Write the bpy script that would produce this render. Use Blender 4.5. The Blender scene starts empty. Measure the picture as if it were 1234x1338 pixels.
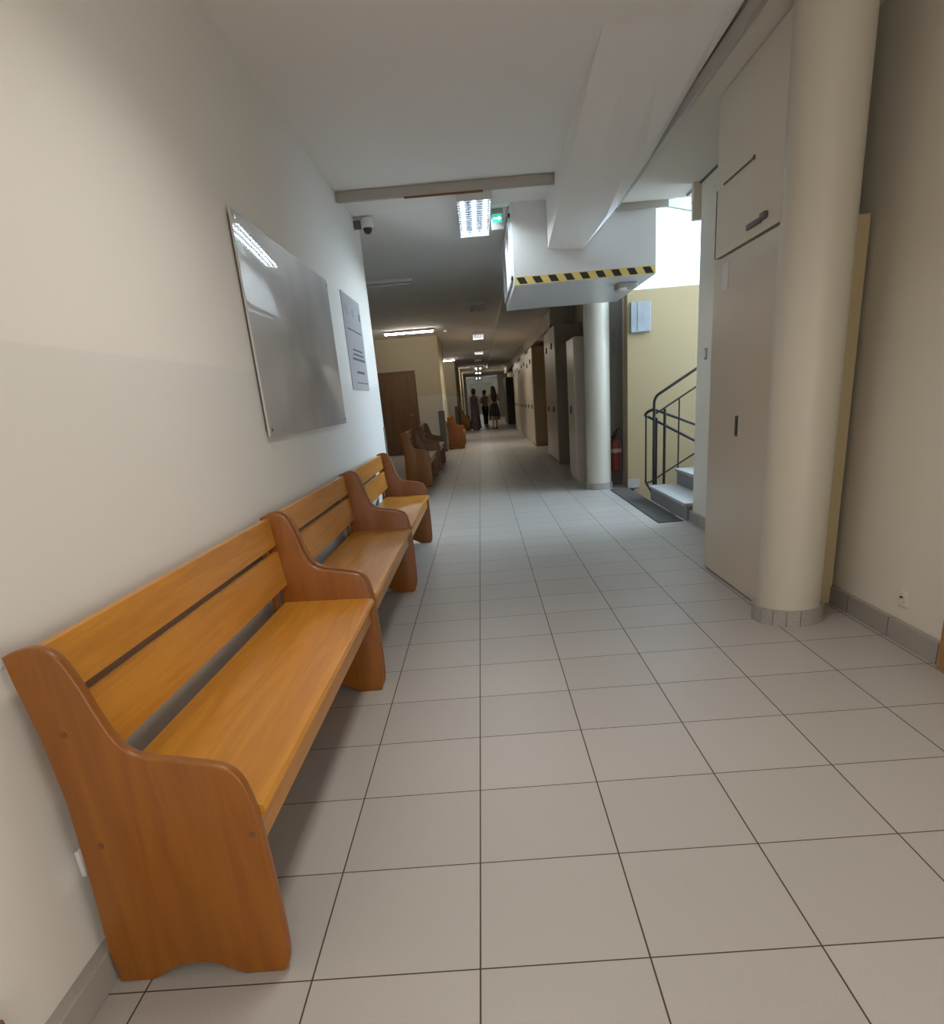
import bpy, bmesh, math, random
from math import pi, sin, cos, radians
from mathutils import Vector, Matrix
random.seed(4)
scene = bpy.context.scene
COL = scene.collection

# ------------------------------------------------------------------ camera
YAW, PITCH, ROLL = -0.0192, 0.3686, -0.0826
FPX, PX, PY = 905.7, 637.5, 871.8
f = Vector((sin(YAW)*cos(PITCH), cos(YAW)*cos(PITCH), -sin(PITCH)))
r0 = Vector((cos(YAW), -sin(YAW), 0)); u0 = r0.cross(f)
r = cos(ROLL)*r0 + sin(ROLL)*u0
u = -sin(ROLL)*r0 + cos(ROLL)*u0
cam_data = bpy.data.cameras.new('camera')
cam = bpy.data.objects.new('camera', cam_data); COL.objects.link(cam)
M = Matrix((( r.x, u.x, -f.x, 0.0997), (r.y, u.y, -f.y, -1.2666), (r.z, u.z, -f.z, 1.248), (0, 0, 0, 1)))
cam.matrix_world = M
cam_data.sensor_fit = 'HORIZONTAL'; cam_data.sensor_width = 36
cam_data.lens = 36*FPX/1234
cam_data.shift_x = -(PX-617)/1234
cam_data.shift_y = (PY-669)/1234
cam_data.clip_end = 200; cam_data.clip_start = 0.02
scene.camera = cam

# ------------------------------------------------------------------ world, lights, exposure
scene.view_settings.view_transform = 'Standard'
scene.view_settings.look = 'None'
scene.view_settings.gamma = 1.0
scene.view_settings.use_curve_mapping = False
scene.view_settings.exposure = 0.12
w = bpy.data.worlds.new('world'); scene.world = w; w.use_nodes = True
w.node_tree.nodes['Background'].inputs[0].default_value = (0.75, 0.85, 1, 1)
w.node_tree.nodes['Background'].inputs[1].default_value = 0.3

def area(name, loc, target, sx, sy, power, col, spread=180):
    d = bpy.data.lights.new(name, 'AREA'); d.shape = 'RECTANGLE'; d.size = sx; d.size_y = sy
    d.energy = power; d.color = col; d.spread = radians(spread)
    o = bpy.data.objects.new(name, d); COL.objects.link(o); o.location = loc
    o.rotation_euler = (Vector(target)-Vector(loc)).to_track_quat('-Z', 'Y').to_euler()
    return o
# added fill light at the right behind the viewer, raises the ambient level
area('right_fill', (1.95, -1.7, 1.0), (-0.92, -0.6, 1.7), 1.6, 1.2, 20, (1.0, 0.96, 0.92), 180)
# added fill light behind the viewer, aimed up to brighten the ceiling
area('ceiling_fill', (0.8, -3.7, 1.1), (0.5, 3.0, 4.6), 2.0, 1.4, 33, (1.0, 0.96, 0.92), 180)
LAMP = 82.0          # emission of lit tubes
WIN = 14.0            # emission of the stair windows

# ------------------------------------------------------------------ materials
def mat(name, col, rough=0.6, metal=0.0, noise=0.0, nscale=8.0, bump=0.0, bscale=200.0, coat=0.0, spec=0.5):
    m = bpy.data.materials.new(name); m.use_nodes = True
    nt = m.node_tree; b = nt.nodes['Principled BSDF']
    b.inputs['Base Color'].default_value = (*col, 1)
    b.inputs['Roughness'].default_value = rough; b.inputs['Metallic'].default_value = metal
    b.inputs['Specular IOR Level'].default_value = spec
    if coat: b.inputs['Coat Weight'].default_value = coat; b.inputs['Coat Roughness'].default_value = 0.02
    tc = nt.nodes.new('ShaderNodeTexCoord')
    if noise:
        n = nt.nodes.new('ShaderNodeTexNoise'); n.inputs['Scale'].default_value = nscale; n.inputs['Detail'].default_value = 4
        nt.links.new(tc.outputs['Object'], n.inputs['Vector'])
        mx = nt.nodes.new('ShaderNodeMixRGB'); mx.blend_type = 'MULTIPLY'; mx.inputs[0].default_value = 1
        cr = nt.nodes.new('ShaderNodeValToRGB')
        cr.color_ramp.elements[0].position = 0.3; cr.color_ramp.elements[1].position = 0.7
        cr.color_ramp.elements[0].color = (1-noise, 1-noise, 1-noise, 1); cr.color_ramp.elements[1].color = (1, 1, 1, 1)
        nt.links.new(n.outputs['Fac'], cr.inputs[0]); nt.links.new(cr.outputs[0], mx.inputs[2])
        mx.inputs[1].default_value = (*col, 1); nt.links.new(mx.outputs[0], b.inputs['Base Color'])
    if bump:
        n2 = nt.nodes.new('ShaderNodeTexNoise'); n2.inputs['Scale'].default_value = bscale; n2.inputs['Detail'].default_value = 3
        nt.links.new(tc.outputs['Object'], n2.inputs['Vector'])
        bp = nt.nodes.new('ShaderNodeBump'); bp.inputs['Strength'].default_value = bump; bp.inputs['Distance'].default_value = 0.002
        nt.links.new(n2.outputs['Fac'], bp.inputs['Height']); nt.links.new(bp.outputs[0], b.inputs['Normal'])
    return m

def emit(name, col, strength):
    m = bpy.data.materials.new(name); m.use_nodes = True
    b = m.node_tree.nodes['Principled BSDF']
    b.inputs['Base Color'].default_value = (*col, 1)
    b.inputs['Emission Color'].default_value = (*col, 1); b.inputs['Emission Strength'].default_value = strength
    return m

def wall_paint(name, upper, lower, zline=1.445):
    """matt emulsion above, washable paint below a painted line"""
    m = mat(name, upper, 0.75, bump=0.12, bscale=90)
    nt = m.node_tree; b = nt.nodes['Principled BSDF']
    g = nt.nodes.new('ShaderNodeNewGeometry'); s = nt.nodes.new('ShaderNodeSeparateXYZ')
    nt.links.new(g.outputs['Position'], s.inputs[0])
    gt = nt.nodes.new('ShaderNodeMath'); gt.operation = 'GREATER_THAN'; gt.inputs[1].default_value = zline
    nt.links.new(s.outputs['Z'], gt.inputs[0])
    mx = nt.nodes.new('ShaderNodeMixRGB'); mx.inputs[1].default_value = (*lower, 1); mx.inputs[2].default_value = (*upper, 1)
    nt.links.new(gt.outputs[0], mx.inputs[0]); nt.links.new(mx.outputs[0], b.inputs['Base Color'])
    mr = nt.nodes.new('ShaderNodeMapRange'); mr.inputs[3].default_value = 0.5; mr.inputs[4].default_value = 0.8
    nt.links.new(gt.outputs[0], mr.inputs[0]); nt.links.new(mr.outputs[0], b.inputs['Roughness'])
    return m

def tiles(name, col, grout, size, rough=0.35, mortar=0.0022, axes='XY', var=0.04):
    m = bpy.data.materials.new(name); m.use_nodes = True
    nt = m.node_tree; b = nt.nodes['Principled BSDF']
    g = nt.nodes.new('ShaderNodeNewGeometry'); s = nt.nodes.new('ShaderNodeSeparateXYZ'); c = nt.nodes.new('ShaderNodeCombineXYZ')
    nt.links.new(g.outputs['Position'], s.inputs[0])
    if axes == 'XY':
        nt.links.new(s.outputs['X'], c.inputs[0]); nt.links.new(s.outputs['Y'], c.inputs[1])
    else:       # joints along the wall only
        ad = nt.nodes.new('ShaderNodeMath'); ad.operation = 'ADD'
        nt.links.new(s.outputs['X'], ad.inputs[0]); nt.links.new(s.outputs['Y'], ad.inputs[1])
        nt.links.new(ad.outputs[0], c.inputs[0]); c.inputs[1].default_value = 0.2
    br = nt.nodes.new('ShaderNodeTexBrick'); br.offset = 0; br.squash = 1
    br.inputs['Scale'].default_value = 1; br.inputs['Brick Width'].default_value = size; br.inputs['Row Height'].default_value = 0.4 if axes == 'Y' else size
    br.inputs['Mortar Size'].default_value = mortar; br.inputs['Mortar Smooth'].default_value = 0.1
    br.inputs['Color1'].default_value = (*[v*(1-var) for v in col], 1); br.inputs['Color2'].default_value = (*[v*(1+var) for v in col], 1)
    br.inputs['Mortar'].default_value = (*grout, 1)
    nt.links.new(c.outputs[0], br.inputs['Vector'])
    n = nt.nodes.new('ShaderNodeTexNoise'); n.inputs['Scale'].default_value = 350; n.inputs['Detail'].default_value = 2
    nt.links.new(g.outputs['Position'], n.inputs['Vector'])
    cr = nt.nodes.new('ShaderNodeValToRGB'); cr.color_ramp.elements[0].color = (.86, .86, .86, 1); cr.color_ramp.elements[1].color = (1.06, 1.06, 1.06, 1)
    cr.color_ramp.elements[0].position = .3; cr.color_ramp.elements[1].position = .7
    nt.links.new(n.outputs['Fac'], cr.inputs[0])
    mx = nt.nodes.new('ShaderNodeMixRGB'); mx.blend_type = 'MULTIPLY'; mx.inputs[0].default_value = 1
    nt.links.new(br.outputs['Color'], mx.inputs[1]); nt.links.new(cr.outputs[0], mx.inputs[2])
    nt.links.new(mx.outputs[0], b.inputs['Base Color'])
    mr = nt.nodes.new('ShaderNodeMapRange'); mr.inputs[3].default_value = rough; mr.inputs[4].default_value = 0.9
    nt.links.new(br.outputs['Fac'], mr.inputs[0]); nt.links.new(mr.outputs[0], b.inputs['Roughness'])
    bp = nt.nodes.new('ShaderNodeBump'); bp.inputs['Strength'].default_value = 0.35; bp.inputs['Distance'].default_value = 0.002; bp.invert = True
    nt.links.new(br.outputs['Fac'], bp.inputs['Height']); nt.links.new(bp.outputs[0], b.inputs['Normal'])
    return m

def wood(name, light, dark, axis, rough=0.38, scale=1.0):
    """varnished oak; the grain runs along the given object axis"""
    m = bpy.data.materials.new(name); m.use_nodes = True
    nt = m.node_tree; b = nt.nodes['Principled BSDF']
    tc = nt.nodes.new('ShaderNodeTexCoord'); mp = nt.nodes.new('ShaderNodeMapping')
    sc = {'X': (0.8, 11, 11), 'Y': (11, 0.8, 11), 'Z': (11, 11, 0.8)}[axis]
    mp.inputs['Scale'].default_value = [v*scale for v in sc]
    nt.links.new(tc.outputs['Object'], mp.inputs[0])
    n = nt.nodes.new('ShaderNodeTexNoise'); n.inputs['Scale'].default_value = 1.3; n.inputs['Detail'].default_value = 3; n.inputs['Distortion'].default_value = 0.6
    nt.links.new(mp.outputs[0], n.inputs['Vector'])
    mul = nt.nodes.new('ShaderNodeMath'); mul.operation = 'MULTIPLY'; mul.inputs[1].default_value = 7
    nt.links.new(n.outputs['Fac'], mul.inputs[0])
    sn = nt.nodes.new('ShaderNodeMath'); sn.operation = 'PINGPONG'; sn.inputs[1].default_value = 1
    nt.links.new(mul.outputs[0], sn.inputs[0])
    n2 = nt.nodes.new('ShaderNodeTexNoise'); n2.inputs['Scale'].default_value = 9; n2.inputs['Detail'].default_value = 5
    nt.links.new(mp.outputs[0], n2.inputs['Vector'])
    ad = nt.nodes.new('ShaderNodeMixRGB'); ad.inputs[0].default_value = 0.55
    nt.links.new(sn.outputs[0], ad.inputs[1]); nt.links.new(n2.outputs['Fac'], ad.inputs[2])
    cr = nt.nodes.new('ShaderNodeValToRGB'); cr.color_ramp.elements[0].color = (*dark, 1); cr.color_ramp.elements[1].color = (*light, 1)
    cr.color_ramp.elements[0].position = 0.1; cr.color_ramp.elements[1].position = 0.75
    nt.links.new(ad.outputs[0], cr.inputs[0]); nt.links.new(cr.outputs[0], b.inputs['Base Color'])
    b.inputs['Roughness'].default_value = rough
    b.inputs['Coat Weight'].default_value = 0.15; b.inputs['Coat Roughness'].default_value = 0.3
    return m

OAK_L, OAK_D = (0.57, 0.245, 0.026), (0.43, 0.168, 0.014)
m_left = wall_paint('cream_wall_paint', (0.78, 0.755, 0.705), (0.735, 0.715, 0.67))
m_right = wall_paint('beige_wall_paint', (0.76, 0.705, 0.60), (0.75, 0.70, 0.61))
m_stairwall = mat('yellow_wall_paint', (0.34, 0.255, 0.135), 0.7, bump=0.1, bscale=90)
m_alcove = wall_paint('ochre_wall_paint', (0.56, 0.48, 0.34), (0.60, 0.56, 0.47))
m_ceil = mat('white_ceiling_paint', (0.87, 0.84, 0.80), 0.85, bump=0.1, bscale=60)
m_soffit = mat('beige_soffit_paint', (0.74, 0.69, 0.60), 0.8, bump=0.1, bscale=60)
m_white = mat('white_gloss_paint', (0.74, 0.74, 0.74), 0.35)
m_floor = tiles('floor_tiles', (0.435, 0.405, 0.375), (0.06, 0.045, 0.03), 0.4, 0.42)
m_skirt = tiles('skirting_tiles', (0.36, 0.33, 0.30), (0.08, 0.065, 0.05), 0.4, 0.45, 0.003, 'Y')
m_colbase = mat('grey_base_tile', (0.38, 0.355, 0.325), 0.45, noise=0.15, nscale=60)
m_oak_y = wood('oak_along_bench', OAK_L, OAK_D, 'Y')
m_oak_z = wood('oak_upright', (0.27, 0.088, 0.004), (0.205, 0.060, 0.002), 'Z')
m_brown = wood('brown_door_wood', (0.20, 0.105, 0.05), (0.13, 0.065, 0.03), 'Z', 0.5)
m_frame_brown = wood('orange_frame_wood', (0.40, 0.20, 0.06), (0.30, 0.14, 0.04), 'Z', 0.5)
m_lockwood = wood('light_brown_locker_side', (0.30, 0.21, 0.12), (0.24, 0.16, 0.09), 'Z', 0.5)
m_screw = mat('brown_wood_plug', (0.16, 0.06, 0.015), 0.5)
m_column = mat('cream_column_paint', (0.56, 0.515, 0.425), 0.42, bump=0.15, bscale=40)
m_cupboard = mat('beige_laminate', (0.62, 0.53, 0.42), 0.35)
m_cupside = mat('yellow_laminate', (0.50, 0.40, 0.22), 0.4)
m_locker = mat('light_locker_laminate', (0.58, 0.51, 0.40), 0.3)
m_locker2 = mat('cream_locker_laminate', (0.54, 0.46, 0.35), 0.3)
m_lockside = mat('dark_locker_side', (0.30, 0.25, 0.18), 0.5)
m_trunk = mat('grey_plastic_trunking', (0.42, 0.385, 0.34), 0.5)
m_stair = mat('grey_terrazzo', (0.33, 0.325, 0.32), 0.45, noise=0.35, nscale=160)
m_tread = mat('pale_terrazzo', (0.52, 0.52, 0.52), 0.4, noise=0.25, nscale=160)
m_mat = mat('charcoal_mat', (0.085, 0.078, 0.072), 0.9, noise=0.4, nscale=300)
m_rail = mat('black_metal', (0.02, 0.017, 0.015), 0.4)
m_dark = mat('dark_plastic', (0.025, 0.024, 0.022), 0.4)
m_grey = mat('grey_plastic', (0.35, 0.34, 0.32), 0.5)
m_whitep = mat('white_plastic', (0.72, 0.70, 0.67), 0.4)
m_guard = mat('grey_corner_guard', (0.13, 0.125, 0.115), 0.6)
m_red = mat('red_extinguisher', (0.21, 0.035, 0.025), 0.5)
m_chrome = mat('chrome', (0.6, 0.6, 0.6), 0.15, 1.0)
m_board = mat('glossy_grey_map', (0.62, 0.60, 0.585), 0.4, noise=0.22, nscale=2.2, coat=1.0)
m_sign = mat('pale_sign_panel', (0.52, 0.52, 0.54), 0.3, coat=0.3)
m_ink = mat('dark_sign_ink', (0.10, 0.09, 0.09), 0.5)
m_inkgrey = mat('grey_sign_ink', (0.36, 0.35, 0.36), 0.5)
m_yellow = mat('yellow_tape', (0.78, 0.62, 0.20), 0.5)
m_black = mat('black_tape', (0.02, 0.016, 0.012), 0.5)
m_louvre = mat('dark_louvre', (0.012, 0.018, 0.028), 0.5)
m_tube_on = emit('lit_tube', (0.80, 0.93, 1.0), LAMP*.85)
m_tube_far = emit('lit_tube_warm', (1.0, 0.93, 0.80), LAMP*0.8)
m_tube_off = mat('unlit_tube', (0.6, 0.56, 0.5), 0.4)
m_glow = emit('stair_window_daylight', (0.66, 0.84, 0.98), 0.85)
m_glow2 = emit('stair_window_daylight_side', (0.62, 0.80, 1.0), WIN)
m_green = emit('exit_green', (0.05, 0.55, 0.38), 0.7)
m_exitw = emit('exit_white', (0.6, 1.0, 0.9), 1.6)
m_panelgrey = mat('grey_metal_box', (0.30, 0.325, 0.34), 0.5, noise=0.2, nscale=9)
m_metaldoor = mat('brown_grey_door', (0.20, 0.175, 0.15), 0.5)

# ------------------------------------------------------------------ mesh helpers
class MB:
    def __init__(s): s.bm = bmesh.new()
    def box(s, x0, x1, y0, y1, z0, z1, bev=0.0, seg=2):
        t = bmesh.new()
        bmesh.ops.create_cube(t, size=1)
        for v in t.verts:
            v.co = Vector(((x0+x1)/2+v.co.x*(x1-x0), (y0+y1)/2+v.co.y*(y1-y0), (z0+z1)/2+v.co.z*(z1-z0)))
        if bev: bmesh.ops.bevel(t, geom=t.edges[:], offset=bev, segments=seg, affect='EDGES', profile=0.5)
        s.merge(t); return s
    def merge(s, t):
        me = bpy.data.meshes.new('t'); t.to_mesh(me); s.bm.from_mesh(me); bpy.data.meshes.remove(me); t.free()
    def prism(s, pts, axis, a0, a1, bev=0.0):
        """pts: outline in the plane across `axis`, swept from a0 to a1"""
        t = bmesh.new()
        def mk(p, a):
            if axis == 'Y': return (p[0], a, p[1])
            if axis == 'X': return (a, p[0], p[1])
            return (p[0], p[1], a)
        A = [t.verts.new(mk(p, a0)) for p in pts]; B = [t.verts.new(mk(p, a1)) for p in pts]
        n = len(pts)
        f1 = t.faces.new(A); f2 = t.faces.new(B[::-1])
        for i in range(n): t.faces.new((A[i], B[i], B[(i+1) % n], A[(i+1) % n]))
        bmesh.ops.recalc_face_normals(t, faces=t.faces[:])
        if bev:
            es = [e for e in t.edges if (f1 in e.link_faces) or (f2 in e.link_faces)]
            bmesh.ops.bevel(t, geom=es, offset=bev, segments=3, affect='EDGES', profile=0.5)
        s.merge(t); return s
    def cyl(s, p0, p1, r0, r1=None, seg=24, cap=True):
        r1 = r0 if r1 is None else r1
        p0 = Vector(p0); p1 = Vector(p1); d = p1-p0
        t = bmesh.new()
        bmesh.ops.create_cone(t, cap_ends=cap, segments=seg, radius1=r0, radius2=r1, depth=d.length)
        q = Vector((0, 0, 1)).rotation_difference(d.normalized()).to_matrix().to_4x4()
        bmesh.ops.transform(t, matrix=Matrix.Translation((p0+p1)/2) @ q, verts=t.verts[:])
        s.merge(t); return s
    def tube(s, pts, r, seg=10):
        pts = [Vector(p) for p in pts]; t = bmesh.new(); rings = []
        for i, p in enumerate(pts):
            d = (pts[min(i+1, len(pts)-1)]-pts[max(i-1, 0)]).normalized()
            a = d.orthogonal().normalized() if i == 0 else (a - d*a.dot(d)).normalized()
            b = d.cross(a)
            rings.append([t.verts.new(p+r*(cos(2*pi*k/seg)*a+sin(2*pi*k/seg)*b)) for k in range(seg)])
        for i in range(len(rings)-1):
            for k in range(seg): t.faces.new((rings[i][k], rings[i][(k+1) % seg], rings[i+1][(k+1) % seg], rings[i+1][k]))
        t.faces.new(rings[0][::-1]); t.faces.new(rings[-1])
        s.merge(t); return s
    def lathe(s, prof, c, seg=32):
        t = bmesh.new(); rings = []
        for (r_, z) in prof:
            rings.append([t.verts.new((c[0]+r_*cos(2*pi*k/seg), c[1]+r_*sin(2*pi*k/seg), c[2]+z)) for k in range(seg)])
        for i in range(len(rings)-1):
            for k in range(seg): t.faces.new((rings[i][k], rings[i][(k+1) % seg], rings[i+1][(k+1) % seg], rings[i+1][k]))
        t.faces.new(rings[0][::-1]); t.faces.new(rings[-1])
        s.merge(t); return s
    def loft(s, rings, cap=True):
        t = bmesh.new(); R = [[t.verts.new(p) for p in ring] for ring in rings]; n = len(R[0])
        for i in range(len(R)-1):
            for k in range(n): t.faces.new((R[i][k], R[i][(k+1) % n], R[i+1][(k+1) % n], R[i+1][k]))
        if cap: t.faces.new(R[0][::-1]); t.faces.new(R[-1])
        bmesh.ops.recalc_face_normals(t, faces=t.faces[:])
        s.merge(t); return s
    def build(s, name, m, parent=None, smooth=False, origin=None, angle=35):
        me = bpy.data.meshes.new(name); s.bm.to_mesh(me); s.bm.free(); me.materials.append(m)
        o = bpy.data.objects.new(name, me); COL.objects.link(o)
        if smooth:
            for p in me.polygons: p.use_smooth = True
            me.set_sharp_from_angle(angle=radians(angle))
        if origin is not None:
            me.transform(Matrix.Translation(-Vector(origin))); o.location = origin
        if parent is not None: o.parent = parent
        return o

def thing(name, label, cat, loc=(0, 0, 0), group=None):
    o = bpy.data.objects.new(name, None); COL.objects.link(o); o.location = loc
    o.empty_display_size = 0.1
    o['label'] = label; o['category'] = cat
    if group: o['group'] = group
    return o
def tag(o, label, cat, group=None):
    o['label'] = label; o['category'] = cat
    if group: o['group'] = group
    return o
def struct(o, label=None):
    o['kind'] = 'structure'
    if label: o['label'] = label
    return o
def copy_tree(o, parent=None):
    c = o.copy(); COL.objects.link(c)
    if parent is not None: c.parent = parent
    for ch in [x for x in bpy.data.objects if x.parent == o and x is not c]:
        copy_tree(ch, c)
    return c
def spline(ctrl, n=6):
    """Catmull-Rom through the control points (open)"""
    out = []; P_ = [ctrl[0]]+list(ctrl)+[ctrl[-1]]
    for i in range(1, len(P_)-2):
        p0, p1, p2, p3 = P_[i-1], P_[i], P_[i+1], P_[i+2]
        for k in range(n):
            t = k/n
            out.append(tuple(0.5*((2*b)+(-a+c)*t+(2*a-5*b+4*c-d)*t*t+(-a+3*b-3*c+d)*t**3) for a, b, c, d in zip(p0, p1, p2, p3)))
    out.append(tuple(ctrl[-1])); return out

ZC = 2.86           # ceiling
XL = -0.92          # left wall face
XR = 2.05           # near right wall face

# ================================================================== SETTING
fl = MB()
fl.box(-0.92, 1.98, -4.0, 18.4, -0.2, 0)
fl.box(1.98, 2.05, -4.0, 5.45, -0.2, 0)
fl.box(-4.0, -0.92, 6.4, 18.4, -0.2, 0)
fl.box(-0.92, 2.0, 18.4, 64, -0.2, 0)
fl.box(-4.0, -0.92, 18.4, 64, -0.2, 0)
fl.box(1.98, 2.05, 8.15, 18.4, -0.2, 0)
struct(fl.build('floor', m_floor), 'grey ceramic tile corridor floor')

cl = MB()
cl.box(-0.92, 1.461, -4.0, 5.995, ZC, ZC+.15)
cl.box(-4.0, 0.50, 6.0, 7.95, ZC, ZC+.15)
cl.box(-4.0, 2.05, 7.95, 64, ZC, ZC+.15)
struct(cl.build('ceiling', m_ceil), 'white painted corridor ceiling')
struct(MB().box(1.462, 2.2, -4.0, 5.945, 2.77, 3.9).build('ceiling', m_soffit), 'lower beige ceiling strip along the right wall')
# gently sloping underside that grows out of the ceiling towards the stair bulkhead
def sec(y, zl, xm, zm, xr, zr):
    return [(0.82, y, ZC+.03), (0.82, y, zl), ((0.82+xm)/2, y, (zl+zm)/2-.004), (xm, y, zm), (xr, y, zr), (1.425, y, 2.735 if y > 4 else 2.79+(4-y)*.03), (1.425, y, ZC+.03)]
struct(MB().loft([sec(1.8, ZC+.01, 1.2, ZC+.01, 1.38, ZC+.005), sec(2.9, 2.858, 1.2, 2.848, 1.38, 2.828), sec(3.4, 2.81, 1.2, 2.805, 1.38, 2.80), sec(4.6, 2.645, 1.25, 2.665, 1.38, 2.71),
                  sec(5.38, 2.545, 1.25, 2.565, 1.34, 2.625), sec(5.99, 2.475, 1.14, 2.452, 1.30, 2.60)])
       .build('ceiling', m_ceil), 'sloping underside of the stairs joining the white bulkhead')
struct(MB().box(0.60, 1.55, 9.2, 40, 2.75, 2.858).build('ceiling', m_ceil), 'dropped white duct casing on the right of the ceiling')
struct(MB().box(1.55, 2.0, 13.5, 40, 2.45, 2.858).build('ceiling', m_soffit), 'beige casing above the lockers')

struct(MB().box(-1.12, XL, -4.0, 6.4, 0, 3.0, 0.012).build('wall_left', m_left), 'cream wall behind the benches')
struct(MB().box(-4.0, -1.12, 6.2, 6.4, 0, 3.0).build('wall_alcove_near', m_alcove))
struct(MB().box(-4.2, -4.0, 6.2, 64, 0, 3.0).build('wall_alcove_side', m_alcove))
struct(MB().box(-4.0, -0.88, 18.4, 20.9, 0, 3.0, 0.012).build('wall_alcove_far', m_alcove), 'ochre cross wall with the brown door')
struct(MB().box(-4.0, -0.88, 31.0, 33.2, 0, 3.0).build('wall_left', m_alcove))
struct(MB().box(-4.0, -0.88, 37.8, 40, 0, 3.0).build('wall_left', m_alcove))
struct(MB().box(-4.0, -0.88, 45, 47, 0, 3.0).build('wall_left', m_alcove))
struct(MB().box(-1.2, -0.88, 51, 64, 0, 3.0).build('wall_left', m_alcove))
struct(MB().box(XR, XR+.2, -4.0, 5.45, 0, 3.9, 0.01).build('wall_right', m_right), 'beige right-hand wall')
struct(MB().box(XR+.2, 5.4, 5.25, 5.45, -2.4, 3.9).build('wall_stair_near', m_right))
struct(MB().box(1.97, 5.4, 8.15, 8.35, -2.4, 2.33, 0.004).build('wall_stair_far', m_stairwall), 'yellow wall behind the stair railing')
struct(MB().box(5.2, 5.4, 5.45, 8.15, -2.4, 1.5).box(5.2, 5.4, 5.45, 8.15, 3.5, 3.9).build('wall_stair_side', m_stairwall))
struct(MB().box(1.98, 5.4, 5.25, 8.6, 3.9, 4.0).build('ceiling', m_ceil), 'stairwell ceiling')
struct(MB().box(2.0, 2.2, 8.6, 64, 0, 3.0).build('wall_right', m_alcove), 'beige wall behind the lockers')
struct(MB().box(-4.2, 2.2, 64, 64.2, 0, 3.0).build('wall_end', m_lockside), 'dark far end of the corridor')
struct(MB().box(-1.12, 2.25, -4.2, -4.0, 0, 3.0).build('wall_back', m_left))
# fire door recess beside the second column
struct(MB().box(1.60, 2.0, 8.62, 8.70, 0, 2.86).build('door_2', m_metaldoor), 'dark brown-grey door behind the fire extinguisher')

# window daylight of the stairwell
wn = MB().box(1.98, 5.2, 8.30, 8.34, 2.33, 3.9).build('window_1', m_glow); struct(wn, 'bright stairwell window above the yellow wall')
wn2 = MB().box(5.25, 5.29, 5.45, 8.15, 1.5, 3.5).build('window_2', m_glow2); struct(wn2, 'side window of the stairwell')
struct(MB().box(1.985, 2.06, 5.452, 5.50, 2.50, 2.769).build('trim_1', m_right), 'small boxed ledge over the stair opening')

# skirtings
struct(MB().box(XL-.001, -0.886, -4.0, 6.40, 0, 0.088, 0.003).build('baseboard_left', m_skirt))
struct(MB().box(2.022, XR+.001, 1.555, 5.46, 0, 0.10, 0.003).build('baseboard_right', m_skirt))
struct(MB().box(1.965, 2.12, 8.128, 8.15, 0, 0.115, 0.003).build('baseboard_stair', m_skirt))
struct(MB().box(-4.0, -0.88, 18.375, 18.4, 0, 0.09).box(-0.88, -0.855, 18.4, 20.9, 0, 0.09).build('baseboard_alcove', m_skirt))
# door frames cut by the frame edge
struct(MB().box(2.005, XR+.001, 0.46, 1.55, 0, 0.14, 0.004).box(2.005, XR+.001, 1.46, 1.55, 0.14, 2.1, 0.004).build('trim_2', m_frame_brown), 'orange wooden door frame on the right wall')
struct(MB().box(-0.921, -0.875, -0.40, -0.285, 0, 0.24, 0.004).build('trim_3', m_brown), 'dark wooden block at the foot of the left wall')

# alcove door
d = thing('door_1', 'plain brown wooden door in the ochre alcove wall', 'door', (-2.1, 18.4, 0)); del d['category']; d['kind'] = 'structure'
MB().box(-0.5, 0.5, -0.035, -0.002, 0.01, 2.02, 0.003).build('door_leaf', m_brown, d)
MB().box(-0.56, -0.5, -0.06, -0.002, 0, 2.08, 0.003).box(0.5, 0.56, -0.06, -0.002, 0, 2.08, 0.003).box(-0.5, 0.5, -0.06, -0.002, 2.02, 2.08, 0.003).build('door_frame', m_brown, d)
MB().cyl((0.42, -0.035, 1.0), (0.42, -0.085, 1.0), 0.012, seg=12).tube([(0.42, -0.085, 1.0), (0.33, -0.085, 1.0)], 0.009).build('door_handle', m_chrome, d, True)

# dark open doorway far down on the right, with the glazed partition behind the people
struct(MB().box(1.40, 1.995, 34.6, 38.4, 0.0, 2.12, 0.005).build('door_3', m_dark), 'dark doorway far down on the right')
struct(MB().box(-0.88, 2.0, 50.0, 50.15, 2.72, 2.86).box(-0.88, -0.74, 50.0, 50.15, 0, 2.72).box(1.40, 2.0, 50.0, 50.15, 0, 2.72)
       .box(-0.88, 2.0, 59.0, 59.15, 2.45, 2.86).box(-0.88, -0.66, 59.0, 59.15, 0, 2.45).box(1.2, 2.0, 59.0, 59.15, 0, 2.45)
       .build('wall_partition', m_trunk), 'dark partition frames across the far corridor')

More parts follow.
